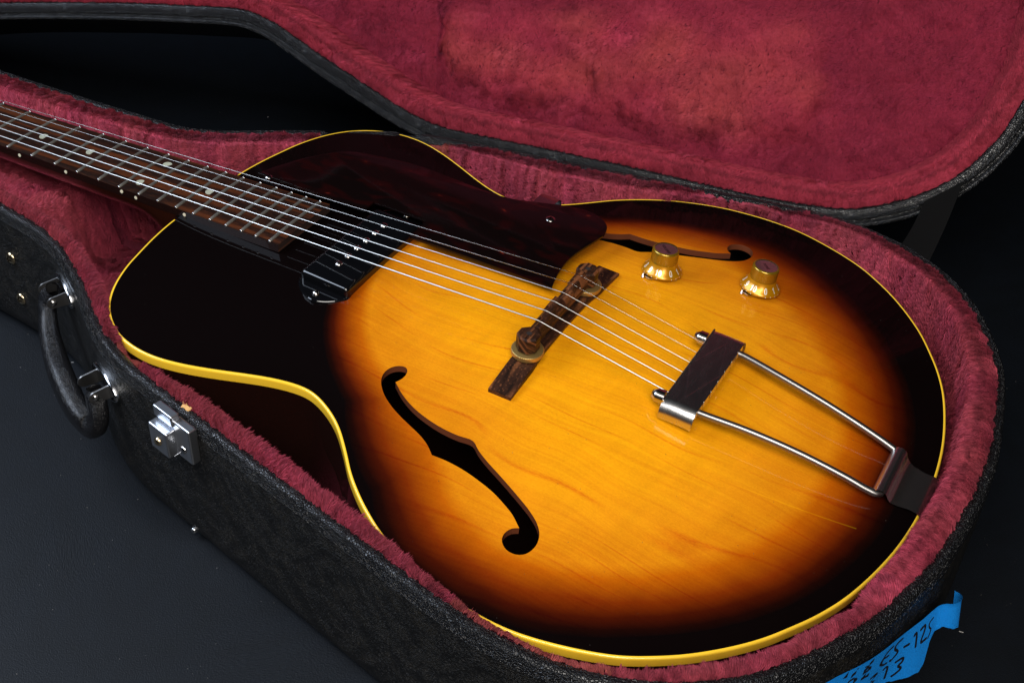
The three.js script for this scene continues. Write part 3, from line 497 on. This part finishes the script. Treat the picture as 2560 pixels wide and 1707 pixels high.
// neck, fretboard, frets, inlays
const SCALE = 623.9, fretX = (k) => -SCALE * 2 ** (-k / 12), boardY = (x) => 10.5 + 0.0823 * (x + 196.5), boardW = (x) => 56.85 + ((56.85 - 53.03) / (-196.5 + 311.9)) * (x + 196.5);
const wood = (seed, base, dark, lite, sx, sz) => { const a = createNoise2D(mulberry(seed)); return dataTex(1024, 256, (px, py) => { const x = px * sx, z = py * sz + 3 * a(px * sx * 0.01, 7), s = a(x * 0.006, z * 0.05) * 0.6 + a(x * 0.012 + 5, z * 0.15) * 0.4, f = a(x * 0.05, z * 0.5) * 0.5 + a(x * 0.12, z * 0.9) * 0.5, red = smooth(0.1, 0.7, a(x * 0.004 + 20, z * 0.04)), pore = smooth(0.5, 0.75, a(x * 0.06 + 50, z * 0.45)); const k = clamp(0.5 + s * 0.75), c = base.map((v, i) => lerp(lerp(v, dark[i], k), lite[i], red * 0.7) * (1 + 0.35 * f) + pore * 0.45 * lite[i]); return c.map(enc); }, { srgb: true }); };
const boardTex = wood(61, [0.026, 0.009, 0.005], [0.007, 0.0035, 0.0027], [0.095, 0.025, 0.007], 0.45, 0.6);
const boardMat = phys({ map: boardTex, roughness: 0.6, specularIntensity: 0.15 });
{
  const neck = part('neck', guitar), x1 = -624, x0 = -189;
  // round back of the neck, swelling into the heel
  obj('neck_back', gridGeo(60, 24, (u, v) => { const x = lerp(x1, -272, u), a = Math.PI * v, w = boardW(x) / 2 - 0.3, heel = smooth(-330, -275, x), dp = 15 + 5 * smooth(-620, -330, x) + 52 * heel * heel; const c = Math.cos(a), s = Math.sin(a), sq = lerp(1, 1 / Math.pow(Math.abs(c) ** 4 + s ** 4, 0.25), heel * 0.6); return [x, boardY(x) - 6 - s * dp * sq, c * w * lerp(1, 1.0, heel)]; }), neckMat, neck);
  // tongue under the fretboard on top of the body, flaring where it meets the binding
  obj('neck_tongue', gridGeo(40, 14, (u, v) => { const x = lerp(-276, -191, u), w = boardW(x) / 2 - 1, fl = lerp(5, 0.6, Math.pow(u, 0.6)), yt = boardY(x) - 6, yb = Math.max(-2, arch(x, 28) - 0.4); const s = v < 0.5 ? 1 : -1, t = v < 0.5 ? v * 2 : (1 - v) * 2; const k = 1 - t; return [x, v < 0.5 || v > 0.5 ? lerp(yt, yb, k * 1.0) : yt, s * (w + fl * k * k) * (t > 0.999 ? 0.98 : 1)]; }), phys({ color: rgb(0.003, 0.002, 0.002), roughness: 0.1, specularIntensity: 0.12 }), neck);
  obj('tongue_end', box(0.8, 9, 54, -190.6, 2.5, 0), innerMat, neck);
  obj('headstock', extrude([[-622, 21], [-650, 36], [-760, 42], [-800, 20], [-806, 0], [-800, -20], [-760, -42], [-650, -36], [-622, -21]], 14, 1).translate(0, -50, 0), neckMat, neck);
  const board = obj('fretboard', [gridGeo(80, 12, (u, v) => { const x = lerp(x1, x0, u), z = lerp(-0.5, 0.5, v) * boardW(x); return [x, boardY(x) + 0.7 * (1 - (2 * v - 1) ** 2) - 0.1, z]; }, (u, v) => [u * 0.95, v * 0.9])], boardMat, neck);
  for (const q of [1, -1]) obj('fretboard_side', gridGeo(80, 2, (u, v) => { const x = lerp(x1, x0, u); return [x, boardY(x) - 0.1 - v * 6, (q * boardW(x)) / 2]; }), phys({ color: rgb(0.012, 0.005, 0.004), roughness: 0.25, clearcoat: 0.6 }), neck);
  obj('fretboard_end', gridGeo(2, 12, (u, v) => [x0, boardY(x0) - u * 6 + 0.6 * (1 - (2 * v - 1) ** 2) * (1 - u) - 0.1, lerp(-0.5, 0.5, v) * boardW(x0)], (u, v) => [v * 0.12, u * 0.4]), std({ map: boardTex, roughness: 0.7 }), neck);
  const frettop = phys({ color: rgb(0.17, 0.16, 0.14), metalness: 0.6, roughness: 0.5 });
  for (let k = 1; k <= 20; k++) {
    const x = fretX(k), w = boardW(x);
    obj('fret', gridGeo(28, 8, (u, v) => { const z = lerp(-0.5, 0.5, u) * (w - 0.6), a = Math.PI * v, e = Math.min(u, 1 - u) < 0.001 ? 0.35 : 1, cr = 0.7 * (1 - (2 * u - 1) ** 2); return [x - Math.cos(a) * 1.25, boardY(x) - 0.15 + cr + Math.sin(a) * 1.25 * e, z]; }), frettop, board);
    if (k >= 4) for (const s of [1, -1]) obj('fret_end', new THREE.SphereGeometry(1.25, 12, 8).scale(1, 0.95, 0.6).translate(x, boardY(x) - 0.1, s * (w / 2 - 0.45)), nickel, board);
  }
  for (const [k, zs] of [[3, [0]], [5, [0]], [7, [0]], [9, [0]], [12, [-14, 14]], [15, [0]]]) {
    const x = (fretX(k) + fretX(k - 1)) / 2;
    for (const z of zs) obj('dot_inlay', cyl(3.3, 3.3, 0.5, 28).translate(x, boardY(x) + 0.7 * (1 - (2 * z / boardW(x)) ** 2) - 0.25 + 0.05, z), pearl, board);
    for (const dx of zs.length > 1 ? [-6.5, 6.5] : [0]) obj('side_dot', cyl(1.25, 1.25, 0.6, 16).rotateX(Math.PI / 2).translate(x + dx, boardY(x) - 3, boardW(x) / 2 + 0.05), ivory, board);
  }
  // strings
  const gauge = [0.46, 0.39, 0.33, 0.28, 0.21, 0.18];
  for (let i = 0; i < 6; i++) {
    const zn = 18 - i * 7.2, zb = 27 - i * 10.8, zt = 26.4 - i * 10.4, yb = 36.1 - i * 0.1, xb = 2.8 + [1.5, 0.5, -0.5, 1, 0, -0.5][i] * 0, r = gauge[i];
    obj('string', [new THREE.TubeGeometry(new THREE.LineCurve3(new V3(-624, -21, zn), new V3(xb, yb, zb)), 1, r, 10), new THREE.TubeGeometry(new THREE.LineCurve3(new V3(xb, yb, zb), new V3(92, 22.5, zt)), 1, r, 10), new THREE.SphereGeometry(r, 8, 6).translate(xb, yb, zb)], i < 4 ? stringMat : plainStringMat, guitar);
  }
}
// pickup
{
  const p = part('pickup', guitar), X = -140.5, W = 37, hz = 43, base = 4, top = 14.4;
  const ear = (s) => { const q = [[X - 19, s * 41], [X - 18.6, s * 46.5], [X - 15.5, s * 50.5], [X - 7, s * 56.5], [X + 0.5, s * 58.5], [X + 8, s * 56], [X + 16, s * 49], [X + 18.8, s * 45.5], [X + 19, s * 41]]; return extrude(curve2(q, 40, false).p.slice(0)[0][1] * s > 0 && s > 0 ? curve2(q, 40, false).p : curve2(q, 40, false).p.reverse(), 4.5, 1.1, 3).translate(0, base - 1, 0); };
  obj('cover', [box(W, top - base + 4, hz * 2, X, (top + base) / 2 - 2, 2.5, 3.2, 5), ear(1), ear(-1)], blackPlastic, p);
  for (let i = 0; i < 6; i++) obj('pole_screw', screwHead(2.5, 1.2, 'slot').rotateY(0.9 + i * 0.5).translate(X - 1.8, top + 0.1, 26 - i * 10.3), nickel, p);
  for (const s of [1, -1]) obj('mounting_screw', screwHead(2.6, 1.8).rotateY(0.4).translate(X - 1, base + 3.6, s * 52), nickel, p);
}
// pickguard with its bracket
{
  const g = part('pickguard', guitar), py = (x) => interp([[-245, 11.5], [-113, 16.5], [-12, 19.5]], x);
  const right = curve2([[-12.9, -22.6], [-14.4, -28], [-16.6, -38], [-17.9, -50], [-17.4, -62], [-15.2, -74], [-12.6, -86], [-11.7, -95], [-13.6, -102], [-18.6, -107.4], [-25.6, -110.6], [-33, -112], [-41, -111.2], [-50, -109], [-58, -106], [-70, -101.5], [-84, -96.5], [-105, -95], [-130, -96], [-160, -97], [-190, -93], [-214, -86], [-232, -66], [-244, -44], [-250, -28]], 160, false).p;
  const outline = [...right, [-205, -29.5], [-188, -29.5], [-161.5, -30], [-161.5, -42], [-119.5, -42], [-118.5, -20.5], [-95, -21.5], [-60, -22.2]];
  const N = 1024, tort = dataTex(N, 512, (x, y) => { const a = n2(x * 0.006, y * 0.014) + 0.5 * n2b(x * 0.016, y * 0.03), s = smooth(0.75, 1.15, a), f = smooth(0.5, 0.9, n2(x * 0.02 + 40, y * 0.03)); return [enc(0.004 + 0.09 * s * f + 0.006 * smooth(0, 0.8, a)), enc(0.002 + 0.008 * s * f), enc(0.002 + 0.003 * s * f)]; }, { srgb: true });
  const geo = extrude(outline, 2.2, 0.35, 2), P = geo.attributes.position, uv = geo.attributes.uv;
  for (let i = 0; i < P.count; i++) { uv.setXY(i, (P.getX(i) + 260) / 260, (P.getZ(i) + 120) / 120); P.setY(i, P.getY(i) + py(P.getX(i))); }
  geo.computeVertexNormals();
  obj('plate', toCreasedNormals(geo, 0.6), phys({ map: tort, roughness: 0.07, specularIntensity: 0.75 }), g);
  obj('screw', screwHead(3.3, 0.9).rotateY(0.3).translate(-50, py(-50) + 2.3, -89), nickel, g);
  obj('screw', screwHead(2.6, 1).translate(-240.5, py(-240) + 2.2, -28), nickel, g);
  const strip = [[-96, 15.8], [-114, 15.8], [-119, 15.4], [-122, 14], [-123.6, 11], [-123.8, 6], [-123.8, -24]];
  obj('bracket', gridGeo(strip.length - 1, 2, (u, v) => { const q = strip[Math.round(u * (strip.length - 1))]; return [-73 + v * 14, q[1], q[0]]; }), nickel, g);
}
// bridge
{
  const b = part('bridge', guitar), tex = wood(91, [0.045, 0.017, 0.009], [0.007, 0.004, 0.003], [0.2, 0.07, 0.026], 0.6, 1.1), mat = phys({ map: tex, roughness: 0.45, specularIntensity: 0.25 });
  tex.repeat.set(1, 1);
  // base: two feet on the arch, thinning towards its ends
  const bx = 4.5, yTop = (z) => interp([[0, 18.4], [46, 18.2], [52, 17.2], [74, 12.6]], Math.abs(z - 1)), hw = (z) => interp([[0, 5.6], [30, 6], [45, 7.4], [74, 7.6]], Math.abs(z - 1)), yBot = (z) => { const a = Math.abs(z - 1); return a < 27 ? 13.6 + 1.6 : a < 31 ? lerp(15.2, arch(bx, z) - 0.4, (a - 27) / 4) : arch(bx, z) - 0.4; };
  obj('base', gridGeo(90, 16, (u, v) => { const z = lerp(-71, 72.5, u), h = hw(z), t = yTop(z), bt = Math.max(yBot(z), 0), a = v * 4, e = Math.min(u, 1 - u) < 0.001 ? 0.985 : 1; const P = a < 1 ? [-h + 2 * h * a, t] : a < 2 ? [h, lerp(t, bt, a - 1)] : a < 3 ? [h - 2 * h * (a - 2), bt] : [-h, lerp(bt, t, a - 3)]; return [bx + P[0] * e, P[1], z]; }, (u, v) => [u * 0.9, v * 0.45]), mat, b);
  for (const e of [gridGeo(4, 4, (u, v) => { const z = 72.4, h = hw(z) * 0.985; return [bx + lerp(-h, h, u), lerp(arch(bx, z) - 0.4, yTop(z), v), z]; }), gridGeo(4, 4, (u, v) => { const z = -70.9, h = hw(z) * 0.985; return [bx + lerp(-h, h, u), lerp(arch(bx, z) - 0.4, yTop(z), v), z]; })]) obj('base_end', e, mat, b);
  // saddle: bar between two octagonal posts, stepped crest
  const oct = (z) => extrude([...Array(8)].map((_, i) => [3.2 + Math.cos((i + 0.5) * Math.PI / 4) * 7.2, z + Math.sin(-(i + 0.5) * Math.PI / 4) * 7.2]).reverse(), 11.5, 1, 1).translate(0, 22.6, 0);
  const bar = extrude([[-0.2, 40], [6.8, 40], [6.8, -40], [-0.2, -40]], 9.5, 0.8, 1).translate(0, 22.8, 0);
  const comp = [3.4, 1.4, -0.8, 3.2, 1.2, -1], crest = comp.map((c, i) => { const z = 27 - i * 10.8; const s = new THREE.Shape([new V2(-2 + c * 0.4, 30), new V2(7.6 + c * 0.4, 30), new V2(4.6 + c * 0.7, 35.5 - i * 0.1), new V2(1.2 + c, 35.8 - i * 0.1)]); return new THREE.ExtrudeGeometry(s, { depth: 10.4, bevelEnabled: true, bevelThickness: 0.2, bevelSize: 0.2, bevelSegments: 1 }).translate(0, 0, z - 5.2); });
  obj('saddle', [bar, oct(38.2), oct(-37.8), ...crest].map((q) => { q = q.index ? q.toNonIndexed() : q; q.computeVertexNormals(); const P = q.attributes.position, U = q.attributes.uv; for (let i = 0; i < P.count; i++) U.setXY(i, P.getZ(i) / 160 + 0.5, (P.getX(i) + P.getY(i)) / 45); return q; }), mat, b);
  for (const z of [38.2, -37.8]) {
    const knurl = lathe([[0, 0], [9.4, 0], [10, 0.5], [10, 3.1], [9.4, 3.6], [3.4, 3.6]], 96), P = knurl.attributes.position;
    for (let i = 0; i < P.count; i++) { const x = P.getX(i), zz = P.getZ(i), r = Math.hypot(x, zz); if (r > 9.8) { const k = 1 - (Math.round((Math.atan2(zz, x) / (2 * Math.PI)) * 96) & 1) * 0.035; P.setX(i, x * k); P.setZ(i, zz * k); } }
    knurl.computeVertexNormals();
    obj('thumbwheel', knurl.translate(3.4, 18.9, z), brass, b);
    obj('post', cyl(2.6, 2.6, 14, 20).translate(3.4, 25, z), brass, b);
    obj('post_hole', cyl(1.7, 1.7, 0.4, 20).translate(3.4, 34, z), innerMat, b);
  }
}
// control knobs
{
  const skirt = (turn) => canvasTex(1024, 128, (c, w, h) => {
    c.fillStyle = 'rgb(200,136,4)'; c.fillRect(0, 0, w, h); c.fillStyle = 'rgb(255,250,235)'; c.strokeStyle = 'rgb(255,250,235)'; c.textAlign = 'center'; c.textBaseline = 'middle'; c.font = 'bold 60px sans-serif';
    for (let i = 0; i <= 10; i++) { const x = ((i * 31.6 + turn) / 360) * w; for (const o of [-w, 0, w]) { c.save(); c.translate(x + o, h * 0.44); c.scale(1, 1.15); c.fillText(String(i), 0, 0); c.restore(); c.fillRect(x + o - 3, h * 0.84, 6, h * 0.2); if (i < 10) c.fillRect(x + o + (15.8 / 360) * w - 3, h * 0.84, 6, h * 0.2); } }
  });
  const cap = (word) => canvasTex(256, 256, (c, w, h) => { c.fillStyle = 'rgb(196,192,188)'; c.fillRect(0, 0, w, h); c.fillStyle = 'rgb(12,10,10)'; c.font = 'bold 44px sans-serif'; c.textAlign = 'center'; c.textBaseline = 'middle'; c.fillText(word, w / 2, h / 2); });
  const gold = phys({ color: rgb(0.38, 0.23, 0.012), metalness: 0.7, roughness: 0.26, clearcoat: 0.5, clearcoatRoughness: 0.05 });
  for (const [x, z, word, turn, label] of [[33.3, -92, 'VOLUME', 51, 'gold volume knob nearer the bridge'], [93.4, -117.6, 'TONE', 35, 'gold tone knob nearer the edge']]) {
    const k = part('knob', guitar); k.userData.label = label;
    const y = arch(x, z) + 0.6, tx = (arch(x + 6, z) - arch(x - 6, z)) / 12, tz = (arch(x, z + 6) - arch(x, z - 6)) / 12;
    k.position.set(x * MM, y * MM, z * MM); k.quaternion.setFromUnitVectors(new V3(0, 1, 0), new V3(-tx, 1, -tz).normalize());
    obj('skirt', lathe([[13.3, 2], [13.2, 3], [12.2, 4], [10.8, 5.6], [9.6, 7.6], [9, 9.4]], 72), phys({ map: skirt(turn), metalness: 0.45, roughness: 0.32, clearcoat: 0.35, clearcoatRoughness: 0.08 }), k);
    const gr = lathe([[9, 9.4], [8.9, 10.4], [8.9, 11], [8.9, 15.5], [8.9, 17.3], [8.5, 18.2], [7.6, 18.4]], 120), P = gr.attributes.position;
    for (let i = 0; i < P.count; i++) if (P.getY(i) > 10.9 && P.getY(i) < 16) { const a = Math.atan2(P.getZ(i), P.getX(i)), s = 1 - (Math.round((a / 6.28318) * 120) & 1) * 0.03; P.setX(i, P.getX(i) * s); P.setZ(i, P.getZ(i) * s); }
    gr.computeVertexNormals();
    obj('barrel', gr, gold, k);
    const disc = new THREE.CircleGeometry(7.9, 40).rotateX(-Math.PI / 2).rotateY(-0.75).translate(0, 18.0, 0);
    obj('cap', disc, phys({ map: cap(word), metalness: 0.95, roughness: 0.07 }), k);
    obj('underside', cyl(12.8, 12.8, 0.4, 40).translate(0, 2, 0), gold, k);
    obj('pointer', [extrude([[-15.5, 7], [-12.5, 11.5], [9, 12], [6, 0], [-8, -4]], 0.7).rotateY(0.6).scale(0.88, 1, 0.88).translate(0, 0.6, 0), new THREE.ConeGeometry(2.4, 5, 3).scale(1, 1, 0.4).rotateY(1.2).translate(-7.4, 2.4, 12.6)], nickel, k);
  }
}
// trapeze tailpiece
{
  const t = part('tailpiece', guitar);
  const bump = canvasTex(512, 256, (c, w, h) => { c.fillStyle = '#808080'; c.fillRect(0, 0, w, h); c.strokeStyle = '#202020'; c.lineWidth = 3; c.beginPath(); c.moveTo(w * 0.2, h * 0.42); c.lineTo(w * 0.5, h * 0.04); c.lineTo(w * 0.8, h * 0.5); c.lineTo(w * 0.5, h * 0.96); c.closePath(); c.stroke(); }, false);
  const rough = dataTex(256, 128, (x, y) => { const v = 0.27 + 0.01 * n2(x * 0.02, y * 0.03); return [v, v, v]; });
  const plateMat = phys({ color: rgb(0.7, 0.68, 0.66), metalness: 1, roughness: 1, roughnessMap: rough, bumpMap: bump, bumpScale: 0.00025 });
  // folded cover: top with both ends rolled down
  const R = 8, half = 42, prof = []; for (let i = 0; i <= 8; i++) { const a = (i / 8) * Math.PI / 2; prof.push([half - R + Math.sin(a) * R, 27 - R + Math.cos(a) * R]); } prof.push([half, 17.5]);
  const full = [...prof.slice().reverse().map((p) => [-p[0], p[1]]), ...prof], len = [0]; for (let i = 1; i < full.length; i++) len.push(len[i - 1] + Math.hypot(full[i][0] - full[i - 1][0], full[i][1] - full[i - 1][1]));
  const sheet = (off) => gridGeo(full.length - 1, 4, (u, v) => { const q = full[Math.round(u * (full.length - 1))]; return [lerp(91, 111.5, v), q[1] - off - 0.35 * (2 * v - 1) ** 2 - 1.0 * (q[0] / 42) ** 2, q[0] * (1 - off / 60)]; }, (u, v) => [len[Math.round(u * (full.length - 1))] / len[len.length - 1], v]);
  obj('cover', [sheet(0), sheet(1.2)], plateMat, t);
  obj('cover_lip', [box(1.2, 6.5, 76, 91.4, 23.2, 0, 0.4), ...[...Array(7)].map((_, i) => box(1.2, 5.5, 8.2, 111, 22.5, -31.2 + i * 10.4, 0.4))], plateMat, t);
  for (const s of [1, -1]) {
    obj('hex_nut', [cyl(4.6, 4.6, 5, 6).rotateZ(Math.PI / 2).translate(87.5, 21.5, s * 31), lathe([[0, 3.4], [2.6, 2.6], [4, 0], [4, -1]], 20).rotateZ(Math.PI / 2).translate(84.8, 21.5, s * 31)], nickel, t);
    obj('arm', tube([[92, 21.5, s * 31], [112, 21.2, s * 30.8], [140, 19.6, s * 27.2], [170, 16.2, s * 24], [198, 11, s * 21.6], [211, 7.8, s * 20.6], [217, 6.4, s * 19.2], [219, 6, s * 16.5]], 2.15, 60, 14), steel, t);
  }
  const hp = [[213.8, 4.2], [214.4, 7.6], [216.6, 10], [219.6, 10.4], [222.2, 8.8], [223.6, 5.8], [225.4, 3.6], [229, 2.4], [236, 2.2], [241, 1.9], [244, 0.4], [245.4, -2.4], [245.8, -8], [245.8, -60]];
  const hw = (i) => interp([[0, 20], [4, 20], [6, 19], [8, 16.5], [9, 17], [10, 18], [13, 19]], i);
  obj('hinge_plate', gridGeo(hp.length * 4, 10, (u, v) => { const f = u * (hp.length - 1), i = Math.min(hp.length - 2, Math.floor(f)), k = f - i; return [lerp(hp[i][0], hp[i + 1][0], k), lerp(hp[i][1], hp[i + 1][1], k), lerp(-1, 1, v) * hw(f)]; }), phys({ color: rgb(0.8, 0.77, 0.74), metalness: 1, roughness: 0.27 }), t);
}
console.log('built');
renderer.render(scene, camera);
